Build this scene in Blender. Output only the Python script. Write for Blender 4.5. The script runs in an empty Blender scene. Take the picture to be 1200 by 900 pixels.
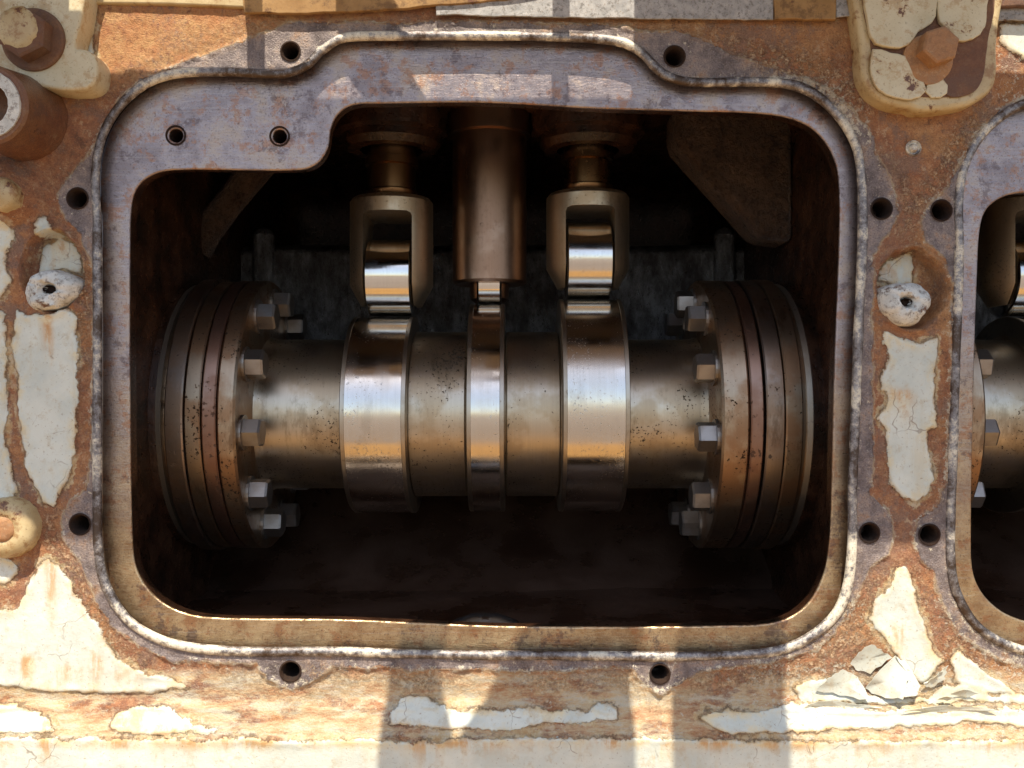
import bpy, bmesh, math, random
import numpy as np
from mathutils import Vector, Matrix

R = math.radians
scene = bpy.context.scene
col = scene.collection
random.seed(7)

# ------------------------------------------------------------------ camera, sky, sun, exposure
CAM_D = 1.1                                   # metres from the lens to the machined face (face lies at y = 0)
cam = bpy.data.cameras.new("camera")
cam.sensor_width = 36.0
cam.lens = 33.0
cam.clip_start = 0.02
cam.clip_end = 300.0
cam_o = bpy.data.objects.new("camera", cam)
cam_o.location = (0, -CAM_D, 0)
cam_o.rotation_euler = (R(90), 0, 0)
col.objects.link(cam_o)
scene.camera = cam_o

SUN_EL = 60.0
world = bpy.data.worlds.new("World")
scene.world = world
world.use_nodes = True
wn = world.node_tree
sky = wn.nodes.new("ShaderNodeTexSky")
sky.sky_type = 'NISHITA'
sky.sun_disc = False
sky.sun_elevation = R(SUN_EL)
sky.sun_rotation = R(180)
sky.air_density = 1.0
sky.dust_density = 1.8
sky.ozone_density = 1.0
wn.links.new(sky.outputs[0], wn.nodes["Background"].inputs[0])
wn.nodes["Background"].inputs[1].default_value = 0.125

sun = bpy.data.lights.new("sun", 'SUN')
sun.energy = 4.6
sun.angle = R(0.4)
sun.color = (1.0, 0.90, 0.74)
sun_o = bpy.data.objects.new("sun", sun)
sun_o.rotation_euler = (R(90 - SUN_EL), 0, 0)
sun_o.location = (0, -3, 4)
col.objects.link(sun_o)

scene.view_settings.view_transform = 'Standard'
scene.view_settings.look = 'None'
scene.view_settings.gamma = 1.0
scene.view_settings.use_curve_mapping = False
scene.view_settings.exposure = 0.76
scene.render.engine = 'CYCLES'
scene.cycles.max_bounces = 8
scene.cycles.diffuse_bounces = 4
scene.cycles.glossy_bounces = 5
scene.cycles.use_denoising = True

# ------------------------------------------------------------------ helpers: objects
def tag(o, label=None, cat=None, group=None, kind=None):
    if label: o["label"] = label
    if cat: o["category"] = cat
    if group: o["group"] = group
    if kind: o["kind"] = kind
    return o

def empty(name, loc=(0, 0, 0)):
    o = bpy.data.objects.new(name, None)
    o.location = loc
    o.empty_display_size = 0.05
    col.objects.link(o)
    return o

def root_of(o):
    l = Vector(o.location)
    p = o.parent
    while p:
        l += Vector(p.location) if p.type == 'EMPTY' else Vector((0, 0, 0))
        p = p.parent
    return l

def adopt(o, parent):
    """parent o, keeping the world coordinates its mesh was written in"""
    o.parent = parent
    if parent.type == 'EMPTY':
        o.matrix_parent_inverse = Matrix.Translation(-Vector(parent.location))
    return o

def link_mesh(name, me, mat, parent=None, smooth=None):
    o = bpy.data.objects.new(name, me)
    col.objects.link(o)
    if mat and not me.materials: me.materials.append(mat)
    if smooth is not None:
        me.polygons.foreach_set("use_smooth", [True] * len(me.polygons))
        me.set_sharp_from_angle(angle=R(smooth))
    if parent: adopt(o, parent)
    return o

def mesh(name, verts, faces, mat, parent=None, smooth=None, fix=True):
    me = bpy.data.meshes.new(name)
    me.from_pydata([tuple(v) for v in verts], [], faces)
    if fix:
        bm = bmesh.new(); bm.from_mesh(me)
        bmesh.ops.recalc_face_normals(bm, faces=bm.faces)
        bm.to_mesh(me); bm.free()
    me.update()
    return link_mesh(name, me, mat, parent, smooth)

def fx(px, py, y=0.0):
    """photograph pixel + depth behind the face -> metres"""
    k = (CAM_D + y) / 1100.0
    return Vector(((px - 600.0) * k, y, (450.0 - py) * k))

def box(name, a, b, mat, parent=None, bev=0.0):
    bm = bmesh.new()
    bmesh.ops.create_cube(bm, size=1.0)
    a = Vector(a); b = Vector(b)
    for v in bm.verts:
        v.co = Vector([(a[i] + b[i]) / 2 + v.co[i] * abs(b[i] - a[i]) for i in range(3)])
    if bev:
        bmesh.ops.bevel(bm, geom=bm.edges[:], offset=bev, segments=2, affect='EDGES', profile=0.5)
    me = bpy.data.meshes.new(name); bm.to_mesh(me); bm.free()
    return link_mesh(name, me, mat, parent, 35 if bev else None)

def lathe(name, prof, org, axis, mat, parent=None, seg=96, rfun=None, smooth=32, closed=True, jitter=0.0, squash=(1, 1)):
    """revolve (t, r) profile about an axis; rfun(phi, r) can make it non-round.
       phi = 0 faces the camera for axis x, grows upwards."""
    org = Vector(org)
    if axis == 'x': T, A, B = Vector((1, 0, 0)), Vector((0, -1, 0)), Vector((0, 0, 1))
    elif axis == 'z': T, A, B = Vector((0, 0, 1)), Vector((0, -1, 0)), Vector((1, 0, 0))
    elif axis == 'y': T, A, B = Vector((0, 1, 0)), Vector((1, 0, 0)), Vector((0, 0, 1))
    else:
        T = Vector(axis).normalized()
        A = T.orthogonal().normalized(); B = T.cross(A)
    rnd = random.Random(hash(name) % 1000 if False else len(prof))
    vs, fs = [], []
    rings = []
    for (t, r) in prof:
        if r <= 1e-6:
            rings.append([len(vs)]); vs.append(org + T * t)
        else:
            ids = []
            for k in range(seg):
                ph = 2 * math.pi * k / seg
                rr = rfun(ph, r) if rfun else r
                rr *= 1 + jitter * (rnd.random() - 0.5)
                ids.append(len(vs))
                vs.append(org + T * t + A * (rr * math.cos(ph) * squash[0]) + B * (rr * math.sin(ph) * squash[1]))
            rings.append(ids)
    for r0, r1 in zip(rings, rings[1:]):
        if len(r0) == 1 and len(r1) == 1: continue
        for k in range(seg):
            k2 = (k + 1) % seg
            if len(r0) == 1: fs.append((r0[0], r1[k], r1[k2]))
            elif len(r1) == 1: fs.append((r0[k], r1[0], r0[k2]))
            else: fs.append((r0[k], r1[k], r1[k2], r0[k2]))
    if closed:
        for rg in (rings[0], rings[-1]):
            if len(rg) > 1: fs.append(tuple(rg))
    return mesh(name, vs, fs, mat, parent, smooth)

def resample(pts, step, closed=True):
    """Catmull-Rom through the points, then even spacing"""
    P = np.array(pts, float); n = len(P)
    out = []
    for i in range(n):
        p0, p1, p2, p3 = P[(i - 1) % n], P[i], P[(i + 1) % n], P[(i + 2) % n]
        L = np.linalg.norm(p2 - p1); m = max(2, int(L / 2))
        # centripetal-ish: limit tangents by the segment length
        t1 = (p2 - p0); t2 = (p3 - p1)
        t1 = t1 / (np.linalg.norm(t1) + 1e-9) * L; t2 = t2 / (np.linalg.norm(t2) + 1e-9) * L
        for t in np.arange(m) / m:
            h = (2*t**3 - 3*t**2 + 1, t**3 - 2*t**2 + t, -2*t**3 + 3*t**2, t**3 - t**2)
            out.append(h[0]*p1 + h[1]*t1 + h[2]*p2 + h[3]*t2)
    Q = np.array(out + [out[0]])
    d = np.r_[0, np.cumsum(np.linalg.norm(np.diff(Q, axis=0), axis=1))]
    k = max(8, int(d[-1] / step))
    s = np.arange(k) / k * d[-1]
    return np.c_[np.interp(s, d, Q[:, 0]), np.interp(s, d, Q[:, 1])]

def normals2(P):
    t = np.roll(P, -1, 0) - np.roll(P, 1, 0)
    t /= np.linalg.norm(t, axis=1)[:, None] + 1e-9
    a = 0.5 * np.sum(P[:, 0] * np.roll(P[:, 1], -1) - np.roll(P[:, 0], -1) * P[:, 1])
    n = np.c_[t[:, 1], -t[:, 0]]
    return n if a > 0 else -n               # outward

def plate(name, loops, y_front, y_back, mat, parent, bevel=0.0, smooth=30):
    """flat plate in the face plane, loops[0] outline, the others are openings (all photograph pixels at y=0)"""
    cu = bpy.data.curves.new(name, 'CURVE')
    cu.dimensions = '2D'; cu.fill_mode = 'BOTH'
    cu.extrude = max(1e-4, (y_back - y_front) / 2 - bevel)
    cu.bevel_depth = bevel; cu.bevel_resolution = 2
    for L in loops:
        L = np.asarray(L)
        sp = cu.splines.new('POLY'); sp.points.add(len(L) - 1)
        for p, q in zip(sp.points, L): p.co = ((q[0] - 600) / 1000, (450 - q[1]) / 1000, 0, 1)
        sp.use_cyclic_u = True
    tmp = bpy.data.objects.new(name, cu); col.objects.link(tmp)
    dg = bpy.context.evaluated_depsgraph_get()
    me = bpy.data.meshes.new_from_object(tmp.evaluated_get(dg))
    bpy.data.objects.remove(tmp); bpy.data.curves.remove(cu)
    me.transform(Matrix.Translation((0, (y_front + y_back) / 2, 0)) @ Matrix.Rotation(R(90), 4, 'X'))
    me.name = name
    me.materials.clear()
    return link_mesh(name, me, mat, parent, smooth)

def ragged(pts, step=4, amp=1.2, seed=0, cut=None):
    """straight-sided outline with slightly broken edges"""
    P = np.array(pts, float); out = []
    for i in range(len(P)):
        a, b = P[i], P[(i+1) % len(P)]
        m_ = max(1, int(np.linalg.norm(b - a) / step))
        for t in np.arange(m_) / m_: out.append(a + (b - a)*t)
    Q = np.array(out)
    s_ = np.arange(len(Q)) * 1.0
    return Q + amp * np.c_[fbm(s_, s_*0 + seed + 3, 5, 3), fbm(s_, s_*0 + seed + 90, 5, 3)]

def boolean_cut(o, cutters):
    for c in cutters:
        m = o.modifiers.new("cut", 'BOOLEAN'); m.operation = 'DIFFERENCE'; m.object = c; m.solver = 'EXACT'
    dg = bpy.context.evaluated_depsgraph_get()
    me = bpy.data.meshes.new_from_object(o.evaluated_get(dg))
    o.modifiers.clear()
    old = o.data; o.data = me; bpy.data.meshes.remove(old)
    me.polygons.foreach_set("use_smooth", [True] * len(me.polygons))
    me.set_sharp_from_angle(angle=R(30))
    for c in cutters:
        d = c.data; bpy.data.objects.remove(c); bpy.data.meshes.remove(d)

def copy_tree(o, parent=None, offset=None):
    c = o.copy(); col.objects.link(c)
    if parent: c.parent = parent; c.matrix_parent_inverse = o.matrix_parent_inverse.copy()
    if offset: c.location = Vector(o.location) + Vector(offset)
    for ch in list(o.children): copy_tree(ch, c)
    return c

# ------------------------------------------------------------------ helpers: numpy noise and distance fields
_rng = np.random.default_rng(11)
_tab = _rng.random((256, 256)).astype(np.float32)
def vnoise(x, y):
    xi = np.floor(x).astype(int); yi = np.floor(y).astype(int)
    u = x - xi; v = y - yi
    u = u*u*(3 - 2*u); v = v*v*(3 - 2*v)
    a = _tab[xi & 255, yi & 255]; b = _tab[(xi+1) & 255, yi & 255]
    c = _tab[xi & 255, (yi+1) & 255]; d = _tab[(xi+1) & 255, (yi+1) & 255]
    return (a*(1-u) + b*u)*(1-v) + (c*(1-u) + d*u)*v
def fbm(x, y, s, o=4):
    t = 0; a = 0.5; n = 0
    for i in range(o):
        t = t + a * vnoise(x / s + 17.3*i, y / s + 5.1*i); n += a; a *= 0.5; s *= 0.5
    return t / n * 2 - 1                    # about -1..1

def sdf(P, X, Y):
    """signed distance to polygon P (positive inside)"""
    d2 = np.full(X.shape, 1e12); ins = np.zeros(X.shape, bool)
    n = len(P)
    for i in range(n):
        ax, ay = P[i]; bx, by = P[(i + 1) % n]
        ex, ey = bx - ax, by - ay
        wx, wy = X - ax, Y - ay
        t = np.clip((wx*ex + wy*ey) / (ex*ex + ey*ey + 1e-12), 0, 1)
        dx, dy = wx - t*ex, wy - t*ey
        d2 = np.minimum(d2, dx*dx + dy*dy)
        c = ((ay <= Y) & (by > Y)) | ((by <= Y) & (ay > Y))
        if abs(ey) > 1e-12:
            ins ^= c & (X < ax + (Y - ay) / ey * ex)
    d = np.sqrt(d2)
    return np.where(ins, d, -d)

# ------------------------------------------------------------------ helpers: materials
class Mat:
    def __init__(s, name):
        s.m = bpy.data.materials.new(name); s.m.use_nodes = True
        s.t = s.m.node_tree
        s.b = s.t.nodes["Principled BSDF"]
        s._oc = None
    def put(s, sock, v):
        if isinstance(v, bpy.types.NodeSocket): s.t.links.new(v, sock)
        elif v is not None:
            if isinstance(v, tuple) and len(v) == 3 and sock.type == 'RGBA': v = (*v, 1)
            sock.default_value = v
    def n(s, typ, **props):
        nd = s.t.nodes.new(typ)
        for k, v in props.items(): setattr(nd, k, v)
        return nd
    def co(s, scale=None):
        if s._oc is None: s._oc = s.n("ShaderNodeTexCoord").outputs["Object"]
        if scale is None: return s._oc
        mp = s.n("ShaderNodeMapping"); s.put(mp.inputs["Vector"], s._oc); mp.inputs["Scale"].default_value = scale
        return mp.outputs[0]
    def noise(s, scale, detail=5, rough=0.6, vec=None, dist=0.0):
        nd = s.n("ShaderNodeTexNoise"); s.put(nd.inputs["Vector"], vec or s.co())
        nd.inputs["Scale"].default_value = scale; nd.inputs["Detail"].default_value = detail
        nd.inputs["Roughness"].default_value = rough; nd.inputs["Distortion"].default_value = dist
        return nd.outputs[0]
    def voro(s, scale, vec=None, feature='F1', out=0):
        nd = s.n("ShaderNodeTexVoronoi"); nd.feature = feature
        s.put(nd.inputs["Vector"], vec or s.co()); nd.inputs["Scale"].default_value = scale
        return nd.outputs[out]
    def ramp(s, fac, stops, interp='LINEAR'):
        nd = s.n("ShaderNodeValToRGB"); s.put(nd.inputs[0], fac)
        cr = nd.color_ramp; cr.interpolation = interp
        while len(cr.elements) < len(stops): cr.elements.new(0.5)
        for e, (p, c) in zip(cr.elements, stops):
            e.position = p
            e.color = (c, c, c, 1) if isinstance(c, (int, float)) else (*c, 1)
        return nd.outputs[0]
    def mix(s, fac, a, b, blend='MIX'):
        nd = s.n("ShaderNodeMix", data_type='RGBA', blend_type=blend)
        s.put(nd.inputs[0], fac); s.put(nd.inputs[6], a); s.put(nd.inputs[7], b)
        return nd.outputs[2]
    def mixf(s, fac, a, b):
        nd = s.n("ShaderNodeMix", data_type='FLOAT')
        s.put(nd.inputs[0], fac); s.put(nd.inputs[2], a); s.put(nd.inputs[3], b)
        return nd.outputs[0]
    def ma(s, op, a, b=0.0, clamp=False):
        nd = s.n("ShaderNodeMath", operation=op, use_clamp=clamp)
        s.put(nd.inputs[0], a); s.put(nd.inputs[1], b)
        return nd.outputs[0]
    def sm(s, v, lo, hi):
        nd = s.n("ShaderNodeMapRange", interpolation_type='SMOOTHSTEP')
        s.put(nd.inputs[0], v); nd.inputs[1].default_value = lo; nd.inputs[2].default_value = hi
        return nd.outputs[0]
    def attr(s, name):
        nd = s.n("ShaderNodeAttribute"); nd.attribute_name = name
        return nd.outputs["Fac"]
    def bump(s, h, strength=0.5, dist=0.002, prev=None):
        nd = s.n("ShaderNodeBump"); s.put(nd.inputs["Height"], h)
        nd.inputs["Strength"].default_value = strength; nd.inputs["Distance"].default_value = dist
        if prev: s.put(nd.inputs["Normal"], prev)
        return nd.outputs[0]
    def set(s, color=None, rough=None, metal=None, normal=None, spec=None, coat=None):
        if color is not None: s.put(s.b.inputs["Base Color"], color)
        if rough is not None: s.put(s.b.inputs["Roughness"], rough)
        if metal is not None: s.put(s.b.inputs["Metallic"], metal)
        if normal is not None: s.put(s.b.inputs["Normal"], normal)
        if spec is not None: s.put(s.b.inputs["Specular IOR Level"], spec)
        if coat is not None: s.put(s.b.inputs["Coat Weight"], coat); s.b.inputs["Coat Roughness"].default_value = 0.15
        return s.m

M = {}
def rust_color(m, sc=1.0):
    a = m.noise(75*sc, 9, 0.78); b = m.noise(6*sc, 5, 0.65); c = m.noise(520*sc, 4, 0.75); d = m.noise(21*sc, 7, 0.75)
    base = m.ramp(a, [(0.36, (0.085, 0.036, 0.020)), (0.46, (0.27, 0.105, 0.042)), (0.55, (0.47, 0.215, 0.082)), (0.66, (0.66, 0.45, 0.25))])
    tint = m.ramp(b, [(0.38, (0.29, 0.165, 0.115)), (0.47, (0.36, 0.125, 0.055)), (0.55, (0.50, 0.225, 0.075)), (0.64, (0.58, 0.33, 0.13))])
    cc = m.mix(0.5, base, tint)
    cc = m.mix(m.ma('MULTIPLY', m.sm(d, 0.50, 0.58), 0.75), cc, (0.23, 0.145, 0.11))
    d2 = m.noise(38*sc, 8, 0.8)
    cc = m.mix(m.ma('MULTIPLY', m.sm(d2, 0.44, 0.38), 0.8), cc, (0.12, 0.050, 0.028))
    cc = m.mix(m.ma('MULTIPLY', m.sm(d2, 0.57, 0.63), 0.75), cc, (0.60, 0.44, 0.27))
    cc = m.mix(m.ma('MULTIPLY', m.sm(c, 0.55, 0.65), 0.7), cc, (0.09, 0.045, 0.028))
    cc = m.mix(m.ma('MULTIPLY', m.sm(c, 0.43, 0.36), 0.45), cc, (0.64, 0.42, 0.24))
    cc = m.mix(0.16, cc, (0.30, 0.205, 0.155))
    return cc, a, c

def make_face():
    m = Mat("weathered_face")
    rust, ra, rc = rust_color(m)
    n1 = m.noise(120, 8, 0.75); n2 = m.noise(30, 7, 0.7); n3 = m.noise(520, 4, 0.7)
    nc = m.ma('SUBTRACT', n1, 0.5)
    # pinkish primer showing on the sloped step
    pr = m.ma('MULTIPLY', m.attr("primer"), m.sm(m.noise(26, 8, 0.75, m.co((0.35, 1, 1))), 0.38, 0.50))
    prc = m.ramp(m.noise(70, 8, 0.78, m.co((0.25, 1, 1))), [(0.36, (0.42, 0.20, 0.10)), (0.43, (0.56, 0.36, 0.20)), (0.50, (0.64, 0.51, 0.31)), (0.58, (0.62, 0.58, 0.45))])
    rust = m.mix(m.ma('MULTIPLY', pr, 0.85), rust, prc)
    fr = m.ma('MULTIPLY', m.attr("sunlit_and_orange"), m.sm(m.noise(160, 7, 0.78), 0.40, 0.52))  # sunlight on the top band painted in as brighter rust, plus orange crust
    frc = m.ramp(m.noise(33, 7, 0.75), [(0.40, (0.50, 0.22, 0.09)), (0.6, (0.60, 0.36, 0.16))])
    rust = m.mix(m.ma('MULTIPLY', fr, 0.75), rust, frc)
    land = m.ma('ADD', m.attr("sd_land"), m.ma('MULTIPLY', nc, 0.9))
    landm = m.sm(land, -0.02, 0.10)
    lcol = m.ramp(n2, [(0.36, (0.115, 0.092, 0.09)), (0.48, (0.20, 0.165, 0.16)), (0.56, (0.29, 0.235, 0.21)), (0.66, (0.33, 0.20, 0.12))])
    lcol = m.mix(m.ma('MULTIPLY', m.sm(n3, 0.53, 0.64), 0.7), lcol, (0.085, 0.065, 0.06))
    lcol = m.mix(m.ma('MULTIPLY', m.sm(n3, 0.45, 0.36), 0.4), lcol, (0.46, 0.40, 0.35))
    c = m.mix(landm, rust, lcol)
    # pale crust along the edge of the machined land
    e = m.ma('ABSOLUTE', m.ma('ADD', m.attr("sd_land"), m.ma('MULTIPLY', nc, 0.9)))
    ed = m.ma('MULTIPLY', m.sm(e, 0.17, 0.02), m.sm(n2, 0.42, 0.56))
    c = m.mix(m.ma('MULTIPLY', ed, 0.8), c, (0.54, 0.42, 0.28))
    # crumbling scale
    cr = m.ma('MULTIPLY', m.attr("crust"), m.sm(m.noise(95, 8, 0.8), 0.47, 0.55))
    crc = m.ramp(m.noise(330, 5, 0.8), [(0.38, (0.13, 0.06, 0.035)), (0.47, (0.42, 0.23, 0.11)), (0.56, (0.66, 0.50, 0.32))])
    c = m.mix(m.ma('MULTIPLY', cr, 0.9), c, crc)
    # scattered flecks of old paint
    fl = m.sm(m.ma('ADD', m.noise(160, 6, 0.8), m.ma('MULTIPLY', m.attr("fleck"), 0.16)), 0.64, 0.68)
    c = m.mix(m.ma('MULTIPLY', fl, 0.85), c, (0.60, 0.54, 0.42))
    # paint film with a crisp broken edge
    pnz = m.ma('SUBTRACT', m.noise(240, 7, 0.78), 0.5); pnb = m.ma('SUBTRACT', m.noise(42, 6, 0.7), 0.5)
    pd = m.ma('ADD', m.attr("sd_paint"), m.ma('ADD', m.ma('MULTIPLY', pnz, 0.65), m.ma('MULTIPLY', pnb, 0.9)))
    # thin yellowed undercoat left round the white film
    ud = m.ma('ADD', m.attr("sd_paint"), m.ma('ADD', m.ma('MULTIPLY', pnz, 1.1), m.ma('MULTIPLY', pnb, -1.6)))
    um = m.ma('MULTIPLY', m.sm(ud, -0.36, -0.24), m.sm(m.noise(17, 5, 0.6), 0.44, 0.54))
    uc = m.ramp(m.noise(90, 7, 0.75), [(0.40, (0.50, 0.32, 0.15)), (0.5, (0.60, 0.47, 0.27)), (0.6, (0.64, 0.56, 0.40))])
    c = m.mix(m.ma('MULTIPLY', um, 0.85), c, uc)
    pm = m.sm(pd, -0.02, 0.03)
    pedge = m.ma('MULTIPLY', m.sm(pd, -0.22, -0.03), m.ma('SUBTRACT', 1.0, pm))
    c = m.mix(m.ma('MULTIPLY', pedge, m.ma('MULTIPLY', m.sm(n2, 0.42, 0.56), 0.7)), c, (0.12, 0.060, 0.032))
    pn = m.noise(14, 6, 0.65)
    pc = m.ramp(pn, [(0.38, (0.48, 0.52, 0.475)), (0.6, (0.60, 0.625, 0.56))])
    strk = m.noise(34, 7, 0.72, m.co((1, 1, 0.16)))
    # yellowing that spreads from rusty edges
    yel = m.ma('MULTIPLY', m.sm(pd, 0.95, 0.1), m.sm(m.noise(25, 7, 0.75), 0.44, 0.60))
    pc = m.mix(m.ma('MULTIPLY', yel, 0.75), pc, (0.62, 0.51, 0.28))
    st = m.ma('MULTIPLY', m.attr("stain"), m.sm(strk, 0.40, 0.56))
    pc = m.mix(m.ma('MULTIPLY', st, 0.55, True), pc, (0.64, 0.47, 0.20))
    pc = m.mix(m.ma('MULTIPLY', m.ma('MULTIPLY', st, m.sm(n2, 0.44, 0.56)), 0.9, True), pc, (0.46, 0.21, 0.055))
    pc = m.mix(m.ma('MULTIPLY', m.sm(strk, 0.54, 0.66), 0.35), pc, (0.50, 0.43, 0.28))
    grime = m.sm(m.noise(60, 8, 0.78), 0.53, 0.64)
    pc = m.mix(m.ma('MULTIPLY', grime, 0.45), pc, (0.42, 0.34, 0.21))
    rim = m.ma('MULTIPLY', m.sm(pd, 0.25, 0.02), m.sm(n2, 0.44, 0.56))
    pc = m.mix(m.ma('MULTIPLY', rim, 0.7), pc, (0.44, 0.28, 0.12))
    spk = m.sm(m.noise(330, 4, 0.7), 0.62, 0.68)
    pc = m.mix(m.ma('MULTIPLY', spk, 0.65), pc, (0.22, 0.14, 0.08))
    # hair cracks
    wv = m.n("ShaderNodeVectorMath", operation='ADD'); m.put(wv.inputs[0], m.co())
    wn_ = m.n("ShaderNodeTexNoise"); wn_.inputs["Scale"].default_value = 40; m.put(wn_.inputs["Vector"], m.co())
    sc_ = m.n("ShaderNodeVectorMath", operation='SCALE'); m.put(sc_.inputs[0], wn_.outputs[1]); sc_.inputs["Scale"].default_value = 0.03
    m.put(wv.inputs[1], sc_.outputs[0])
    crk = m.ma('MULTIPLY', m.sm(m.voro(22, wv.outputs[0], 'DISTANCE_TO_EDGE'), 0.016, 0.004), m.sm(m.noise(11, 5, 0.65), 0.53, 0.60))
    pc = m.mix(m.ma('MULTIPLY', crk, 0.6), pc, (0.16, 0.10, 0.06))
    c = m.mix(pm, c, pc)
    h = m.ma('ADD', m.ma('MULTIPLY', n1, 0.6), m.ma('MULTIPLY', n3, 0.5))
    h = m.ma('ADD', h, m.ma('MULTIPLY', cr, 0.35))
    hs = m.mixf(pm, m.mixf(landm, h, m.ma('MULTIPLY', h, 0.45)), m.ma('ADD', 0.7, m.ma('MULTIPLY', m.noise(70, 5, 0.6), 0.25)))
    nr = m.bump(hs, 0.9, 0.006)
    rough = m.mixf(pm, m.mixf(landm, 0.88, 0.48), 0.45)
    return m.set(c, rough, m.ma('MULTIPLY', m.ma('MULTIPLY', landm, 0.45), m.ma('SUBTRACT', 1.0, pm)), nr)
M['face'] = make_face()

def make_bead():
    m = Mat("sealing_rim")
    a = m.noise(120, 8, 0.8); b = m.noise(420, 5, 0.75); d = m.noise(9, 5, 0.65)
    k = m.ma('ADD', a, m.ma('MULTIPLY', m.ma('SUBTRACT', d, 0.5), 1.2))
    c = m.ramp(k, [(0.36, (0.09, 0.065, 0.05)), (0.46, (0.22, 0.205, 0.205)), (0.54, (0.32, 0.30, 0.285)), (0.60, (0.56, 0.51, 0.41)), (0.72, (0.70, 0.66, 0.54))])
    c = m.mix(m.ma('MULTIPLY', m.sm(b, 0.55, 0.64), 0.55), c, (0.09, 0.07, 0.055))
    return m.set(c, m.ramp(a, [(0.4, 0.34), (0.6, 0.55)]), m.ramp(k, [(0.5, 0.8), (0.62, 0.1)]), m.bump(m.ma('ADD', a, m.ma('MULTIPLY', b, 0.5)), 0.35, 0.003))
M['bead'] = make_bead()

def make_lip():
    m = Mat("machined_lip")
    a = m.noise(18, 6, 0.7); s = m.noise(260, 5, 0.7, m.co((0.3, 1, 1.0))); f = m.noise(480, 4, 0.7)
    c = m.ramp(a, [(0.38, (0.25, 0.205, 0.205)), (0.5, (0.34, 0.285, 0.28)), (0.6, (0.42, 0.34, 0.29))])
    # golden tint, stronger towards the lower half, broken up by noise
    z = m.n("ShaderNodeSeparateXYZ"); m.put(z.inputs[0], m.co())
    low = m.sm(m.ma('ADD', z.outputs[2], m.ma('MULTIPLY', m.ma('SUBTRACT', m.noise(6, 6, 0.7), 0.5), 0.5)), 0.10, -0.22)
    c = m.mix(m.ma('MULTIPLY', low, 0.85), c, m.ramp(m.noise(35, 7, 0.75), [(0.4, (0.34, 0.205, 0.09)), (0.6, (0.54, 0.39, 0.21))]))
    c = m.mix(m.ma('MULTIPLY', m.sm(m.noise(45, 8, 0.78), 0.52, 0.60), 0.6), c, (0.34, 0.15, 0.07))
    c = m.mix(m.ma('MULTIPLY', m.sm(m.noise(28, 7, 0.75), 0.45, 0.38), 0.6), c, (0.11, 0.075, 0.075))
    c = m.mix(m.ma('MULTIPLY', m.sm(f, 0.56, 0.66), 0.6), c, (0.07, 0.05, 0.045))
    scr = m.sm(m.noise(90, 3, 0.5, m.co((0.06, 1, 5.0))), 0.60, 0.66)
    c = m.mix(m.ma('MULTIPLY', scr, 0.18), c, (0.50, 0.45, 0.40))
    return m.set(c, m.ma('ADD', m.ramp(s, [(0.36, 0.27), (0.62, 0.38)]), m.ma('MULTIPLY', m.sm(a, 0.5, 0.62), 0.10)), 0.85, m.bump(m.ma('ADD', s, m.ma('MULTIPLY', f, 0.5)), 0.35, 0.0016))
M['lip'] = make_lip()

def make_steel(name, base, warm, rough, pits=0.3, pitscale=150, turn=0.10, stain=0.5, metal=1.0):
    m = Mat(name)
    t = m.noise(1.0, 5, 0.7, m.co((420, 14, 14)))              # turning marks
    w = m.noise(16, 5, 0.6); p = m.noise(pitscale, 4, 0.6); q = m.noise(12, 2, 0.5)
    c = m.mix(m.ma('MULTIPLY', m.sm(w, 0.42, 0.58), stain), base, warm)
    drip = m.noise(24, 7, 0.75, m.co((1.0, 0.35, 0.35)))
    c = m.mix(m.ma('MULTIPLY', m.sm(drip, 0.55, 0.66), stain*0.8), c, tuple(v*0.35 for v in warm))
    pk = m.ma('MULTIPLY', m.sm(m.ma('ADD', p, m.ma('MULTIPLY', m.ma('SUBTRACT', q, 0.5), 0.45)), 0.645, 0.69), pits)
    c = m.mix(pk, c, (0.035, 0.02, 0.012))
    c = m.mix(m.ma('MULTIPLY', m.ma('SUBTRACT', t, 0.35, True), 0.5), c, tuple(v*0.5 for v in base))
    r = m.ma('ADD', m.ma('ADD', rough - turn / 2, m.ma('MULTIPLY', t, turn)), m.ma('MULTIPLY', pk, 0.35))
    r = m.ma('ADD', r, m.ma('MULTIPLY', m.sm(w, 0.42, 0.58), 0.08))
    return m.set(c, r, metal, m.bump(m.ma('SUBTRACT', m.ma('MULTIPLY', t, 0.25), pk), 0.18, 0.0012))
M['shaft'] = make_steel("oily_shaft_steel", (0.53, 0.46, 0.36), (0.38, 0.26, 0.13), 0.34, 0.9, 260, 0.14, 0.5)
M['lobe'] = make_steel("polished_lobe_steel", (0.66, 0.62, 0.56), (0.56, 0.45, 0.33), 0.14, 0.30, 300, 0.12, 0.22)
M['lobe_edge'] = make_steel("lobe_edge_steel", (0.45, 0.40, 0.33), (0.32, 0.24, 0.15), 0.30, 0.3)
M['roller'] = make_steel("roller_steel", (0.72, 0.69, 0.64), (0.60, 0.52, 0.42), 0.10, 0.1, 220, 0.06, 0.15)
M['flange'] = make_steel("flange_steel", (0.40, 0.31, 0.22), (0.28, 0.14, 0.065), 0.36, 0.95, 200, 0.10, 0.7)
M['flange_red'] = make_steel("reddish_flange_steel", (0.33, 0.215, 0.165), (0.25, 0.125, 0.08), 0.36, 0.6, 130, 0.10, 0.6)
M['collar'] = make_steel("collar_steel", (0.36, 0.29, 0.24), (0.26, 0.15, 0.08), 0.34, 0.7, 120, 0.10, 0.6)
M['fork'] = make_steel("tappet_steel", (0.66, 0.56, 0.42), (0.50, 0.36, 0.21), 0.40, 0.4, 240, 0.06, 0.6)
M['guide'] = make_steel("brown_guide_steel", (0.31, 0.20, 0.14), (0.24, 0.13, 0.075), 0.28, 0.1, 220, 0.05, 0.35)
M['stem'] = make_steel("bronze_stem", (0.33, 0.20, 0.10), (0.20, 0.105, 0.045), 0.26, 0.4, 150, 0.05, 0.6)
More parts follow.
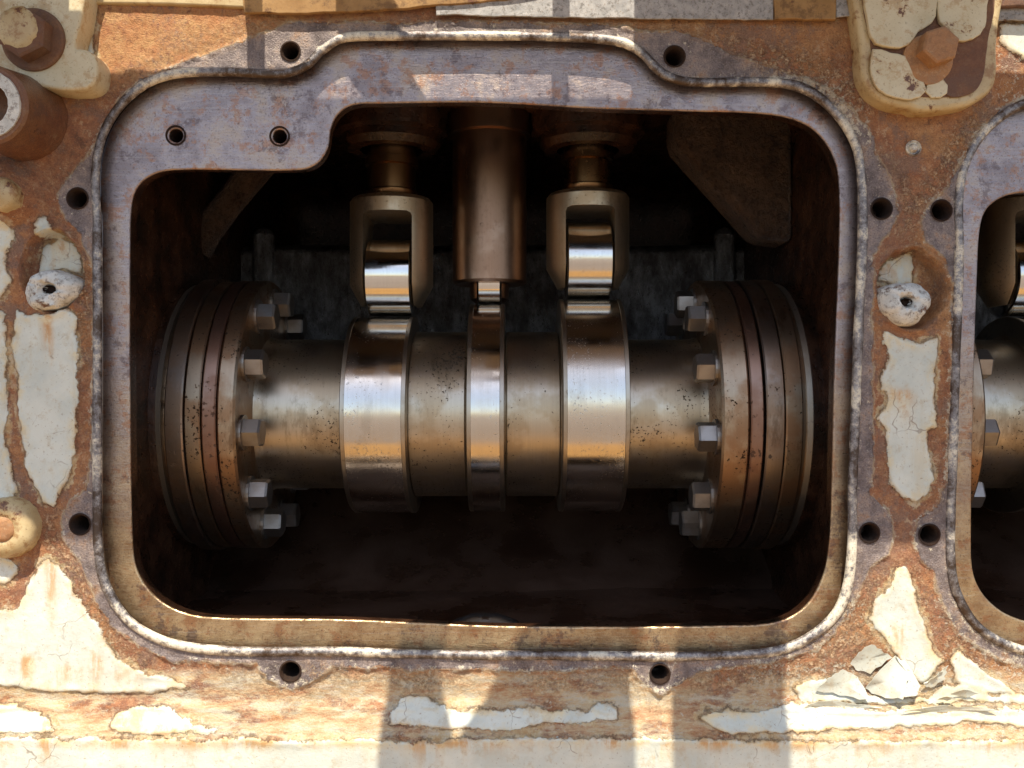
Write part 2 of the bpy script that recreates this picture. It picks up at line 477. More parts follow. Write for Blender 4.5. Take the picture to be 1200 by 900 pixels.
M['bolt'] = make_steel("bolt_steel", (0.34, 0.32, 0.30), (0.22, 0.16, 0.11), 0.42, 0.2, 150, 0.05, 0.5)
M['bright'] = make_steel("bright_ring", (0.50, 0.45, 0.38), (0.40, 0.32, 0.22), 0.42, 0.3)

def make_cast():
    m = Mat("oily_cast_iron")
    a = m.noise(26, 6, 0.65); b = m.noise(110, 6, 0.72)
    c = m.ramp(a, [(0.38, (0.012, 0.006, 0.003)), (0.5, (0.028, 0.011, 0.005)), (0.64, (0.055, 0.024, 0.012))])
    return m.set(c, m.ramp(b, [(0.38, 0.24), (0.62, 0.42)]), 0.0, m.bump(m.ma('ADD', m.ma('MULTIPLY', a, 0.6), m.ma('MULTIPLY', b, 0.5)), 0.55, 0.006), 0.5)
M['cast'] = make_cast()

def make_backwall():
    m = Mat("wet_rough_casting")
    a = m.noise(30, 7, 0.72, m.co((1.4, 1, 0.7))); b = m.noise(130, 6, 0.78, m.co((1.3, 1, 0.5))); g = m.noise(9, 4, 0.6)
    k = m.ma('ADD', a, m.ma('MULTIPLY', m.ma('SUBTRACT', g, 0.5), 0.4))
    c = m.ramp(k, [(0.38, (0.09, 0.08, 0.078)), (0.52, (0.20, 0.195, 0.195)), (0.64, (0.36, 0.36, 0.37))])
    return m.set(c, m.ramp(b, [(0.4, 0.26), (0.6, 0.42)]), 0.8, m.bump(m.ma('ADD', a, m.ma('MULTIPLY', b, 0.5)), 0.8, 0.010), 0.6)
M['back'] = make_backwall()
def make_gusset():
    m = Mat("brown_sand_casting")
    a = m.noise(40, 7, 0.75); b = m.noise(160, 6, 0.75)
    c = m.ramp(a, [(0.38, (0.05, 0.028, 0.018)), (0.6, (0.14, 0.085, 0.055))])
    return m.set(c, m.ramp(b, [(0.4, 0.22), (0.6, 0.40)]), 0.15, m.bump(m.ma('ADD', a, m.ma('MULTIPLY', b, 0.6)), 0.9, 0.012), 0.9)
M['gusset'] = make_gusset()
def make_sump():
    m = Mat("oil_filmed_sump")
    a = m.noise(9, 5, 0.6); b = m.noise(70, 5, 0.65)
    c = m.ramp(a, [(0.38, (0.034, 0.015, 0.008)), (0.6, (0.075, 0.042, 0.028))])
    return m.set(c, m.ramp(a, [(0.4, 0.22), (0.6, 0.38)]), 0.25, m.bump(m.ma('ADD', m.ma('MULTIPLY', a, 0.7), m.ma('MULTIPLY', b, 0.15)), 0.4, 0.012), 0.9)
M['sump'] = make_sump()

def make_simple_rust(name, tint=None, k=0.0, rough=0.8, sc=1.0, metal=0.0, spec=None):
    m = Mat(name)
    c, a, b = rust_color(m, sc)
    if tint: c = m.mix(k, c, tint)
    return m.set(c, rough, metal, m.bump(m.ma('ADD', a, m.ma('MULTIPLY', b, 0.4)), 0.6, 0.003), spec)
M['rust'] = make_simple_rust("rust")
M['pipe'] = make_simple_rust("dark_glossy_rust", (0.10, 0.042, 0.024), 0.72, 0.26)
M['rust_bolt'] = make_simple_rust("rusty_bolt", (0.40, 0.22, 0.09), 0.5, 0.65, 1.6)
M['hole'] = make_simple_rust("dark_threaded_bore", (0.012, 0.010, 0.010), 0.93, 0.8, 1.0, 0.0, 0.15)
M['dark_rust'] = make_simple_rust("dark_rust", (0.10, 0.048, 0.030), 0.75, 0.75)

def make_paint(name, c0, c1, edge=(0.40, 0.24, 0.09), amt=0.6, rough=0.42, sc=1.0):
    m = Mat(name)
    a = m.noise(22*sc, 5, 0.6); b = m.noise(48*sc, 8, 0.76); s = m.noise(330, 4, 0.7)
    c = m.ramp(a, [(0.35, c0), (0.65, c1)])
    c = m.mix(m.ma('MULTIPLY', m.sm(b, 0.50, 0.62), amt), c, edge)
    c = m.mix(m.ma('MULTIPLY', m.sm(s, 0.60, 0.66), 0.6), c, (0.2, 0.13, 0.07))
    ch = m.noise(26, 8, 0.72)
    c = m.mix(m.ma('MULTIPLY', m.sm(ch, 0.565, 0.60), amt), c, edge)
    c = m.mix(m.sm(ch, 0.605, 0.615), c, (0.13, 0.055, 0.028)) if amt > 0.5 else c
    return m.set(c, rough, 0.0, m.bump(m.ma('ADD', a, m.ma('MULTIPLY', b, 0.4)), 0.35, 0.004))
M['cream'] = make_paint("yellowed_cream_paint", (0.52, 0.45, 0.28), (0.63, 0.57, 0.40))
M['cream_edge'] = make_paint("stained_cream_paint", (0.40, 0.29, 0.14), (0.54, 0.44, 0.25), (0.27, 0.14, 0.05), amt=0.8)
M['white'] = make_paint("lumpy_white_paint", (0.48, 0.49, 0.46), (0.68, 0.68, 0.63), (0.16, 0.13, 0.11), 0.75, 0.6, 3.0)
M['mint'] = make_paint("pale_mint_paint", (0.50, 0.54, 0.48), (0.60, 0.63, 0.565), (0.48, 0.36, 0.18), 0.35)
M['ochre'] = make_paint("ochre_board", (0.25, 0.135, 0.045), (0.36, 0.215, 0.085), (0.11, 0.055, 0.022), 0.7, 0.8)
M['grey'] = make_paint("grey_rough_sheet", (0.28, 0.28, 0.28), (0.42, 0.41, 0.40), (0.12, 0.11, 0.10), 0.7, 0.85, 4.0)
M['ground'] = make_paint("sunlit_sandy_ground", (0.17, 0.14, 0.12), (0.23, 0.185, 0.15), (0.13, 0.09, 0.06), 0.5, 0.95, 0.05)
M['path'] = make_paint("ochre_rust_deck", (0.30, 0.16, 0.045), (0.39, 0.22, 0.07), (0.22, 0.10, 0.028), 0.5, 0.9, 0.2)
M['shade_plank'] = make_paint("shade_plank_wood", (0.22, 0.19, 0.16), (0.30, 0.26, 0.21), (0.13, 0.10, 0.07), 0.5, 0.85, 0.5)

# ------------------------------------------------------------------ traced outlines (photograph pixels on the face plane)
BEAD = [(115,267),(113,200),(122,157),(143,123),(173,98),(207,87),(267,85),(333,87),(360,77),(377,60),(400,46),(440,43),(600,43),(700,46),(733,52),(753,64),(767,79),(783,91),(810,97),(900,97),(940,104),(973,127),(997,160),(1007,193),(1010,267),(1006,367),(1001,500),(998,583),(998,633),(993,683),(980,717),(950,745),(910,762),(833,768),(700,768),(500,766),(393,763),(267,762),(205,754),(167,738),(143,717),(124,683),(117,650),(115,600),(115,430)]
INNER = [(150,300),(152,240),(160,217),(180,202),(207,197),(350,197),(370,190),(382,173),(386,150),(394,133),(412,121),(450,119),(567,118),(700,125),(800,128),(900,132),(943,143),(967,163),(982,193),(986,233),(985,300),(980,433),(976,600),(973,643),(966,677),(947,710),(917,729),(867,735),(600,736),(400,728),(240,725),(200,714),(173,693),(158,667),(153,633),(150,450)]
LAND1 = [(110,170),(100,188),(78,212),(70,235),(76,258),(97,275),(108,310),(111,400),(108,540),(100,575),(78,595),(71,615),(78,640),(95,662),(108,695),(128,732),(160,757),(205,776),(300,776),(315,797),(341,809),(365,797),(390,780),(500,784),(600,786),(740,782),(752,802),(773,813),(795,802),(818,786),(900,776),(960,757),(1000,714),(1018,668),(1040,648),(1049,625),(1041,600),(1022,578),(1022,450),(1022,300),(1040,277),(1053,250),(1048,225),(1032,190),(1022,165),(1000,128),(960,100),(900,78),(850,62),(820,46),(790,36),(762,40),(700,30),(600,27),(480,27),(385,27),(345,27),(310,40),(270,55),(210,75),(165,92),(130,130)]
def to2(P):
    P = np.array(P, float)
    return np.c_[P[:, 0] + 1010 - 15 * (P[:, 1] - 200) / 500, P[:, 1] * 0.9656 + 33.4]
BEAD1 = resample(BEAD, 3.0); BEAD2 = to2(BEAD1)
def on_lip(P): return (np.array(P, float) - (600, 450)) * 1.0136 + (600, 450)
IN1 = on_lip(resample(INNER, 3.0)); IN2 = to2(IN1)
LAND2 = to2(LAND1)
HOLES = [(341,61,10),(790,67,11),(92,233,11),(95,614,11),(341,786,11),(773,789,10.5),(1032,245,11),(1018,624,10.5),(1102,247,11),(1088,626,11)]
LIPHOLES = [(200.7,154.8,10),(324,155.8,10)]
PAINT = [
 [(18,362),(30,372),(50,369),(80,362),(92,372),(90,400),(94,440),(92,480),(90,530),(80,565),(62,592),(50,588),(40,572),(32,545),(24,500),(20,450),(16,400)],
 [(-120,372),(2,366),(8,380),(10,450),(9,520),(17,570),(20,590),(0,597),(-120,600)],
 [(58,654),(72,668),(92,700),(116,737),(140,772),(165,786),(215,798),(222,807),(160,811),(80,809),(0,805),(-120,806),(-120,690),(0,716),(18,712),(36,684),(46,665)],
 [(1035,388),(1032,402),(1040,420),(1032,440),(1032,455),(1040,463),(1038,475),(1029,490),(1038,500),(1038,540),(1045,565),(1058,585),(1075,590),(1085,580),(1093,560),(1087,530),(1085,505),(1097,500),(1096,460),(1098,395),(1075,401),(1055,397)],
 [(1050,664),(1062,662),(1068,680),(1075,700),(1085,740),(1095,765),(1107,775),(1085,800),(1068,795),(1045,762),(1030,742),(1017,725),(1030,700),(1041,688)],
 [(462,827),(470,815),(500,814),(515,825),(580,828),(690,830),(695,821),(722,825),(722,838),(690,841),(600,848),(500,845),(458,843)],
 [(816,836),(826,828),(870,829),(920,824),(1000,826),(1090,828),(1300,826),(1300,846),(1120,842),(1010,846),(920,852),(850,851),(835,846)],
 [(140,832),(165,825),(200,826),(215,838),(262,850),(200,853),(150,851),(132,843)],
 [(-120,822),(30,824),(60,834),(75,850),(30,853),(-120,852)],
 [(-600,857),(170,856),(420,858),(640,856),(800,857),(920,859),(1200,857),(2300,857),(2300,1300),(-600,1300)],
 [(930,806),(950,796),(985,800),(1012,812),(1090,818),(1098,806),(1140,800),(1160,815),(1230,815),(1230,822),(940,822)],
 [(1110,770),(1125,762),(1150,782),(1175,800),(1190,815),(1150,812),(1120,800)],
 [(-120,255),(-5,256),(12,262),(16,280),(8,300),(12,330),(0,350),(-120,350)],
 [(40,262),(55,252),(62,266),(66,276),(45,278)],
 [(34,322),(36,300),(46,284),(62,278),(78,284),(86,304),(86,318),(60,314),(44,318)],
 [(1036,326),(1044,308),(1058,298),(1074,296),(1080,300),(1080,328),(1060,330)],
 [(-120,640),(0,650),(18,655),(22,668),(8,684),(-120,680)],
 [(85,-40),(112,-40),(111,60),(108,92),(100,98),(85,60)],
 [(1166,30),(1300,25),(1300,75),(1195,70),(1180,60),(1172,48)],
]
STAINS = [(62,285,40,40,.75),(1058,300,30,40,.8),(57,378,60,5,1),(61,668,55,6,1),(33,775,32,14,1),(112,772,34,8,1),(75,785,30,22,.6),(150,790,20,25,.4),(1055,462,26,13,1),(1053,735,35,12,.8),(66,846,60,9,1),(150,835,25,40,.7),(205,845,25,30,.8),(765,868,22,14,.9),(1000,852,25,70,.9),(1120,850,25,60,.8),(480,852,30,60,.8),(560,852,22,50,.8),(300,855,15,200,.5),(900,856,16,300,.55),(1080,395,18,30,.3)]

# ------------------------------------------------------------------ ground (out of frame; its sunlit tan is what the shaft mirrors)
gm = mesh("ground", [(-60,-60,-1.15),(60,-60,-1.15),(60,60,-1.15),(-60,60,-1.15)], [(0,1,2,3)], M['ground'])
tag(gm, kind="structure")
pt = mesh("path", [(-8,-1.5,-1.146),(8,-1.5,-1.146),(8,0.0,-1.146),(-8,0.0,-1.146)], [(0,1,2,3)], M['path'])
tag(pt, kind="structure")

# ------------------------------------------------------------------ engine block
block = empty("engine_block", (0, 0.3, -0.8))
tag(block, "rusted engine block with peeling pale paint and two open inspection openings", "engine block")

def axis_samples(a, b, lo, hi, step):
    mid = np.arange(a, b + step, step)
    out_r = [mid[-1]]; s = step
    while out_r[-1] < hi: s = min(s * 1.15, 22); out_r.append(out_r[-1] + s)
    out_l = [mid[0]]; s = step
    while out_l[-1] > lo: s = min(s * 1.15, 22); out_l.append(out_l[-1] - s)
    return np.r_[np.array(out_l[:0:-1]), mid, np.array(out_r[1:])]

def build_face():
    gx = axis_samples(-30, 1230, -450, 2250, 2.3)
    gy = axis_samples(-20, 920, -120, 1150, 2.3)
    X, Y = np.meshgrid(gx, gy)
    # openings
    hole = np.maximum(sdf(resample(BEAD, 9.0), X, Y), sdf(to2(resample(BEAD, 9.0)), X, Y))
    for (a, b, r) in HOLES: hole = np.maximum(hole, r - np.hypot(X - a, Y - b))
    # jagged coordinates for everything that broke, flaked or rusted
    WX = X + 4.0*fbm(X, Y, 26) + 2.2*fbm(X + 300, Y, 8, 3)
    WY = Y + 4.0*fbm(X + 900, Y + 70, 26) + 2.2*fbm(X, Y + 500, 8, 3)
    land = np.maximum(sdf(LAND1, WX, WY), sdf(LAND2, WX, WY))
    paint = np.full(X.shape, -40.0)
    for P in PAINT:
        P = np.array(P, float)
        x0, y0 = P.min(0) - 40; x1, y1 = P.max(0) + 40
        sx = (gx >= x0) & (gx <= x1); sy = (gy >= y0) & (gy <= y1)
        if not sx.any() or not sy.any(): continue
        ix = np.ix_(sy, sx)
        paint[ix] = np.maximum(paint[ix], sdf(P, WX[ix], WY[ix]))
    stain = np.zeros(X.shape)
    for (a, b, L, w, k) in STAINS:
        dy = (Y - b) / L
        f = np.where(dy < 0, np.exp(-(dy*4)**2), np.exp(-dy*dy*1.5)) * np.exp(-((X - a + 3*fbm(X, Y, 20, 2)) / w)**2)
        stain = np.maximum(stain, k * f)
    stain = np.maximum(stain, 0.9*np.clip(1 - np.abs(Y - 860) / 14, 0, 1) * (fbm(X, Y, 60, 3) > -0.1))
    # relief, metres towards the viewer
    h = 0.0011 * fbm(X, Y, 40, 4) + 0.0011 * fbm(X, Y, 10, 4) + 0.0006 * fbm(X + 77, Y, 4.5, 2)
    landk = np.clip(land / 3 + 0.5, 0, 1)
    h = h * (1 - 0.65 * landk) + 0.0022 * landk
    h += 0.0030 * np.exp(-(land / 3.2)**2) * np.clip(0.6 + fbm(X, Y + 40, 12, 3), 0, 1.4)
    pk = np.clip(paint / 2.0 + 0.5, 0, 1)
    ph = 0.0018 + 0.0008 * fbm(X, Y, 70, 2) + 0.0014 * np.exp(-((paint - 3) / 5)**2) * (0.6 + fbm(X, Y, 30, 2))
    h = h * (1 - pk) + (ph + 0.0025 * landk * (1 - pk)) * pk
    # sloped step and lower rail
    step = np.clip((Y + 3*fbm(X, Y, 60, 2) - 818) / 36, 0, 1)
    h += 0.020 * step + 0.003 * (Y > 856)
    h += 0.0026 * np.exp(-((Y - 829 - 5*fbm(X, Y*0, 90, 3)) / 3.0)**2) * (fbm(X, Y, 35, 2) > -0.25)
    # ridge of crust running up the left of the top band
    # recesses round the two coated studs
    for (a, b, rx, ry, d) in ((62, 318, 37, 48, .022), (1068, 338, 41, 47, .024)):
        q = np.hypot((WX - a) / rx, (WY - b) / ry)
        k = np.clip((1 - q) * 8, 0, 1)
        h = h * (1 - k) + (h * 0.6 - d) * k
        h += 0.0035 * np.exp(-((q - 1.03) / 0.06)**2)
    # bosses on the left margin
    for (a, b, r, d) in ((2, 226, 44, .022), (3, 620, 44, .006)):
        q = np.hypot(X - a, Y - b) / r
        h += d * np.clip((1 - q) * 2.2, 0, 1)
    # clean spot-face round the bolt holes
    for (a, b, r) in HOLES:
        q = np.hypot(X - a, Y - b)
        k = np.clip((r + 9 - q) / 4, 0, 1)
        h = h * (1 - k) + 0.0018 * k
    fleck = 0.35*np.exp(-((hole + 6) / 5)**2) + 0.5 * np.exp(-((land) / 4)**2) + 0.3*(Y > 780) + 0.4*((X > 880) & (Y > 700)) + 0.5*((X > 1160) & (Y < 120)) + 0.6*((X > 900) & (X < 1020) & (Y > 90) & (Y < 170))
    crust = 0.9*np.exp(-((land + 14) / 12)**2) * np.clip(fbm(X, Y, 80, 2) + 0.45, 0, 1) + 0.9*np.exp(-(np.hypot((X - 985)/55, (Y - 735)/50))**2) + 0.8*np.exp(-((X - 945)/60)**2 - ((Y - 105)/45)**2) + 0.7*np.exp(-((Y - 790)/16)**2) * np.clip(fbm(X + 40, Y, 60, 3) + 0.3, 0, 1) + 0.5*np.exp(-((X - 1120)/30)**2 - ((Y - 740)/40)**2)
    h += 0.0022 * np.clip(crust, 0, 1) * np.clip(fbm(X, Y + 900, 7, 3) + 0.15, 0, 1) * (1 - pk)
    primer = np.clip((Y - 782 - 6*fbm(X, Y, 40, 2)) / 12, 0, 1) * np.clip((862 - Y) / 4, 0, 1)
    sunlit_and_orange = np.clip((110 - Y)/15, 0, 1) * np.clip((X - 105)/6, 0, 1) * np.clip((470 - X)/60, 0, 1) + np.exp(-((Y - 33)/9)**2)*(X > 440)*(X < 740) + 0.8*np.exp(-((X - 985)/55)**2 - ((Y - 735)/45)**2) + 0.7*np.exp(-((X - 1085)/14)**2 - ((Y - 300)/60)**2)  # painted sun on the top band; the last two spots are orange crust
    # snap the rim of each opening to its outline
    gyv, gxv = np.gradient(hole, gy, gx)
    gl = np.hypot(gxv, gyv) + 1e-6
    ny, nx = X.shape
    idx = np.arange(nx * ny).reshape(ny, nx)
    inside = hole > 0
    keep = ~(inside[:-1, :-1] & inside[1:, :-1] & inside[:-1, 1:] & inside[1:, 1:])
    SX = np.where(inside, X - hole * gxv / gl, X); SY = np.where(inside, Y - hole * gyv / gl, Y)
    quads = np.stack([idx[:-1, :-1], idx[1:, :-1], idx[1:, 1:], idx[:-1, 1:]], -1)[keep]
    used = np.unique(quads); rem = np.full(nx * ny, -1); rem[used] = np.arange(len(used))
    quads = rem[quads]
    co = np.stack([(SX - 600) / 1000, -h, (450 - SY) / 1000], -1).reshape(-1, 3)[used]
    me = bpy.data.meshes.new("side_face")
    me.vertices.add(len(co)); me.vertices.foreach_set("co", co.astype(np.float32).ravel())
    nf = len(quads)
    me.loops.add(nf * 4); me.loops.foreach_set("vertex_index", quads.astype(np.int32).ravel())
    me.polygons.add(nf)
    me.polygons.foreach_set("loop_start", (np.arange(nf) * 4).astype(np.int32))
    me.polygons.foreach_set("use_smooth", np.ones(nf, bool))
    me.update(calc_edges=True)
    for nm, arr in (("sd_land", np.clip(land / 15, -1, 1)), ("sd_paint", np.clip(paint / 15, -1, 1)), ("stain", stain), ("fleck", fleck), ("crust", np.clip(crust, 0, 1)), ("primer", primer), ("sunlit_and_orange", sunlit_and_orange)):
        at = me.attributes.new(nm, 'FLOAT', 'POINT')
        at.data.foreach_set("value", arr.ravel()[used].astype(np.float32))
    me.validate()
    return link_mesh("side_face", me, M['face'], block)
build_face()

# sealing rims, lips, bolt holes
def rim(P, name="sealing_rim"):
    nrm = normals2(P); n = len(P); k = 12
    s = np.arange(n)
    w = 5.6 + 0.9 * fbm(s*1.0, s*0 + 3, 22, 4)
    vs = []; fs = []
    for i in range(n):
        for j in range(k):
            a = 2 * math.pi * j / k
            rr = w[i] * (1 + 0.07 * float(fbm(np.array([i*1.0]), np.array([j*3.0]), 14, 3)[0]))
            u = math.cos(a) * rr; v = math.sin(a) * rr * 0.85
            q = P[i] + nrm[i] * u
            vs.append(((q[0]-600)/1000, -0.002 - v/1000, (450-q[1])/1000))
    for i in range(n):
        i2 = (i + 1) % n
        for j in range(k):
            j2 = (j + 1) % k
            fs.append((i*k+j, i2*k+j, i2*k+j2, i*k+j2))
    return mesh(name, vs, fs, M['bead'], block, 180)
rim(BEAD1); rim(BEAD2)

def prot(P, y): return (np.array(P, float) - (600, 450)) * ((CAM_D + y) / CAM_D) + (600, 450)
def circ(a, b, r, n=40): return np.array([(a + r*math.cos(2*math.pi*i/n), b + r*math.sin(2*math.pi*i/n)) for i in range(n)])
LIP_Y = 0.015
def lip(P, I, holes):
    out = P + normals2(P) * 0.3
    plate("opening_throat", [out, I - normals2(I) * -1.5] + [circ(h[0], h[1], h[2] + 2) for h in holes], LIP_Y + 0.0048, LIP_Y + 0.027, M['cast'], block, 0.0008)
    return plate("opening_lip", [out, I] + [circ(*h) for h in holes], LIP_Y, LIP_Y + 0.0045, M['lip'], block, 0.0021)
lip(BEAD1, IN1, LIPHOLES)
lh2 = [(*to2([h[:2]])[0], h[2]) for h in LIPHOLES]
lip(BEAD2, IN2, [])

def bore(a, b, r, y0):
    c = fx(a, b, 0); r = r / 1000
    prof = [(y0 - 0.0012, r + 0.0022), (y0 - 0.0016, r + 0.0006), (y0 + 0.0025, r - 0.0012)]
    t = y0 + 0.0025
    for i in range(13): prof += [(t + 0.0018, r - 0.0002), (t + 0.0036, r - 0.0016)]; t += 0.0036
    prof += [(t, 0.0)]
    lathe("bolt_hole", prof, (c.x, 0, c.z), 'y', M['hole'], block, 28, closed=False, smooth=50)
for h in HOLES: bore(*h, -0.0018)
for h in LIPHOLES: bore(*h, LIP_Y)

# compartments behind the openings
def rrect(x0, x1, z0, z1, r, n=8):
    pts = []
    for cx, cz, a0 in ((x1-r, z1-r, 0), (x0+r, z1-r, 90), (x0+r, z0+r, 180), (x1-r, z0+r, 270)):
        for i in range(n + 1):
            a = R(a0 + 90*i/n); pts.append((cx + r*math.cos(a), cz + r*math.sin(a)))
    return pts
def compartment(x0, x1):
    z0, z1, yb = -0.345, 0.405, 0.60
    loops = []
    base = rrect(x0, x1, z0, z1, 0.06)
    out = rrect(x0 - 0.045, x1 + 0.045, z0 - 0.09, z1 + 0.05, 0.08)
    for y in [None, 0.0395] + list(np.linspace(0.05, 0.80, 34)): loops.append((y, base))
    vs, fs = [], []
    for i, (y, L) in enumerate(loops):
        src = out if y is None else L
        yy = 0.0395 if y is None else y
        n = len(src)
        for (x, z) in src: vs.append([x, yy, z])
    # rounded back edge
    for a in (30, 60, 90):
        k = 0.07
        o = k * (1 - math.cos(R(a)))
        for (x, z) in rrect(x0 + o, x1 - o, z0 + o, z1 - o, max(0.06 - o*0.5, 0.02)): vs.append([x, 0.80 + k*math.sin(R(a)), z])
    m = len(vs) // n
    for i in range(m - 1):
        for j in range(n):
            j2 = (j+1) % n
            fs.append((i*n+j, (i+1)*n+j, (i+1)*n+j2, i*n+j2))
    fs.append(tuple(range((m-1)*n, m*n)))
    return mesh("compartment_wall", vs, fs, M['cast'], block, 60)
compartment(-0.475, 0.408); compartment(0.512, 1.395)

def back_relief(x0, x1):
    """raised rough casting on the back wall"""
    gx = np.linspace(x0, x1, 130); gz = np.linspace(-0.11, 0.275, 100)
    X, Z = np.meshgrid(gx, gz)
    h = 0.010*fbm(X*1000, Z*600, 90, 4) + 0.006*fbm(X*1000, Z*500, 18, 4)
    edge = 0.275 - Z
    y = 0.545 - h - 0.9*np.clip(-0.10 - Z, 0, 1)**1.15 - 0.05*np.clip((Z - 0.10)/0.15, 0, 1)*0 + 0.30*np.clip(1 - edge/0.05, 0, 1)**2.5
    vs = np.stack([X, y, Z], -1).reshape(-1, 3).tolist()
    nx, nz = len(gx), len(gz)
    fs = [(j*nx+i, j*nx+i+1, (j+1)*nx+i+1, (j+1)*nx+i) for j in range(nz-1) for i in range(nx-1)]
    return mesh("back_casting", vs, fs, M['back'], block, 180)
back_relief(-0.474, 0.407); back_relief(0.513, 1.394)
def apron(x0, x1):
    gx = np.linspace(x0, x1, 90); t = np.linspace(0, 1, 50)
    X, T = np.meshgrid(gx, t)
    Z = -0.10 - 0.225*T; Y = 0.548 - 0.03*T - 0.20*T**2.6
    Y = Y - 0.004*fbm(X*1000, T*300, 110, 3) - 0.0012*fbm(X*1000, T*300, 22, 3)
    vs = np.stack([X, Y, Z], -1).reshape(-1, 3).tolist(); nx, nt = len(gx), len(t)
    mesh("sump_apron", vs, [(j*nx+i, j*nx+i+1, (j+1)*nx+i+1, (j+1)*nx+i) for j in range(nt-1) for i in range(nx-1)], M['sump'], block, 180)
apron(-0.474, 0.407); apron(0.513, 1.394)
for dx in (0, 0.985):
    for cx in (-0.435, 0.372):
        o = lathe("vertical_rib", [(0.02, 0.0), (0.03, 0.014), (0.05, 0.019), (0.26, 0.019), (0.27, 0.012), (0.275, 0.0)], (cx + dx, 0.545, 0), 'z', M['back'], block, 20, jitter=0.03)
# oily floor: shallow saddle
def floor_relief(x0, x1):
    gx = np.linspace(x0 + 0.002, x1 - 0.002, 120); gy = np.linspace(0.042, 0.56, 80)
    X, Y = np.meshgrid(gx, gy)
    z = -0.318 + 0.030*np.exp(-((X - x0 - 0.442)/0.022)**2 - ((Y - 0.072)/0.016)**2) + 0.03*np.clip((Y - 0.30)/0.26, 0, 1)**1.4 + 0.004*fbm(X*1000, Y*1000, 120, 3) + 0.0012*fbm(X*1000, Y*1000, 25, 3)
    vs = np.stack([X, Y, z], -1).reshape(-1, 3).tolist(); nx, ny = len(gx), len(gy)
    fs = [(j*nx+i, j*nx+i+1, (j+1)*nx+i+1, (j+1)*nx+i) for j in range(ny-1) for i in range(nx-1)]
    return mesh("compartment_floor", vs, fs, M['sump'], block, 180)
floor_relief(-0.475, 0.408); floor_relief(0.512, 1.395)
M['oil'] = Mat("wet_black_oil").set((0.22, 0.21, 0.21), 0.26, 0.9, None, 0.8)
for dx in (0, 0.985):
    lathe("oily_boss", [(-0.33, 0.060), (-0.312, 0.052), (-0.300, 0.038), (-0.292, 0.020), (-0.290, 0.0)], (-0.034 + dx, 0.085, 0), 'z', M['oil'], block, 40, smooth=180, squash=(0.8, 1.1))
# corner gussets under the roof
def gusset(pts, y0, y1, name="corner_gusset"):
    """web with a sloping front; pts are (x, z)"""
    n = len(pts)
    vs = [(x, y0, z) for x, z in pts] + [(x, y1, z) for x, z in pts]
    fs = [tuple(range(n)), tuple(range(2*n-1, n-1, -1))] + [(i, (i+1) % n, n+(i+1) % n, n+i) for i in range(n)]
    o = mesh(name, vs, fs, M['gusset'], block)
    bm = bmesh.new(); bm.from_mesh(o.data)
    bmesh.ops.bevel(bm, geom=bm.edges[:], offset=0.012, segments=4, affect='EDGES', profile=0.5)
    bm.to_mesh(o.data); bm.free()
    o.data.polygons.foreach_set("use_smooth", [True]*len(o.data.polygons)); o.data.set_sharp_from_angle(angle=R(40))
for dx in (0, 0.985):
    gusset([(0.235+dx, 0.352), (0.36+dx, 0.212), (0.408+dx, 0.205), (0.408+dx, 0.405), (0.235+dx, 0.405)], 0.26, 0.34)
    lathe("diagonal_rib", [(-0.03, 0.03), (0.0, 0.024), (0.06, 0.022), (0.16, 0.026)], (-0.475 + dx, 0.36, 0.238), (0.62, 0.0, 0.78), M['gusset'], block, 28, jitter=0.04, smooth=80)

# top ledge and strips laid along it
ledge = empty("upper_rail", (0, -0.01, 0.44))
tag(ledge, "stained ochre and grey rail along the top edge above the large opening", "rail")
plate("rail_body", [np.array([(-450,-700),(-450,4),(118,4),(200,5),(290,9),(300,2),(1150,4),(2250,8),(2250,-700)])], -0.006, 0.10, M['cream_edge'], ledge, 0.002)
plate("ochre_strip", [ragged([(286,-60),(290,18),(330,20),(400,18),(460,15),(520,10),(600,3),(640,-4),(640,-60)], 4, 1.6, 5)], -0.013, -0.0065, M['ochre'], ledge, 0.001)
plate("grey_strip", [ragged([(512,-60),(512,20),(600,22),(700,24),(800,25),(903,25),(903,-60)], 4, 1.6, 5)], -0.0095, -0.0065, M['grey'], ledge, 0.0008)
plate("ochre_block", [ragged([(905,-60),(905,26),(940,27),(974,26),(974,-60)], 4, 1.6, 5)], -0.013, -0.0065, M['ochre'], ledge, 0.001)
plate("grey_block", [ragged([(977,-60),(977,22),(1012,21),(1012,-60)], 4, 1.6, 5)], -0.0095, -0.0065, M['grey'], ledge, 0.001)
plate("grey_block", [ragged([(1160,-60),(1160,27),(1250,26),(1250,-60)], 4, 1.6, 5)], -0.0095, -0.0065, M['grey'], ledge, 0.001)
plate("rust_bar", [ragged([(1158,-30),(1160,13),(1200,12),(1250,11),(1250,-30)], 4, 1.6, 5)], -0.018, -0.010, M['dark_rust'], ledge, 0.002)

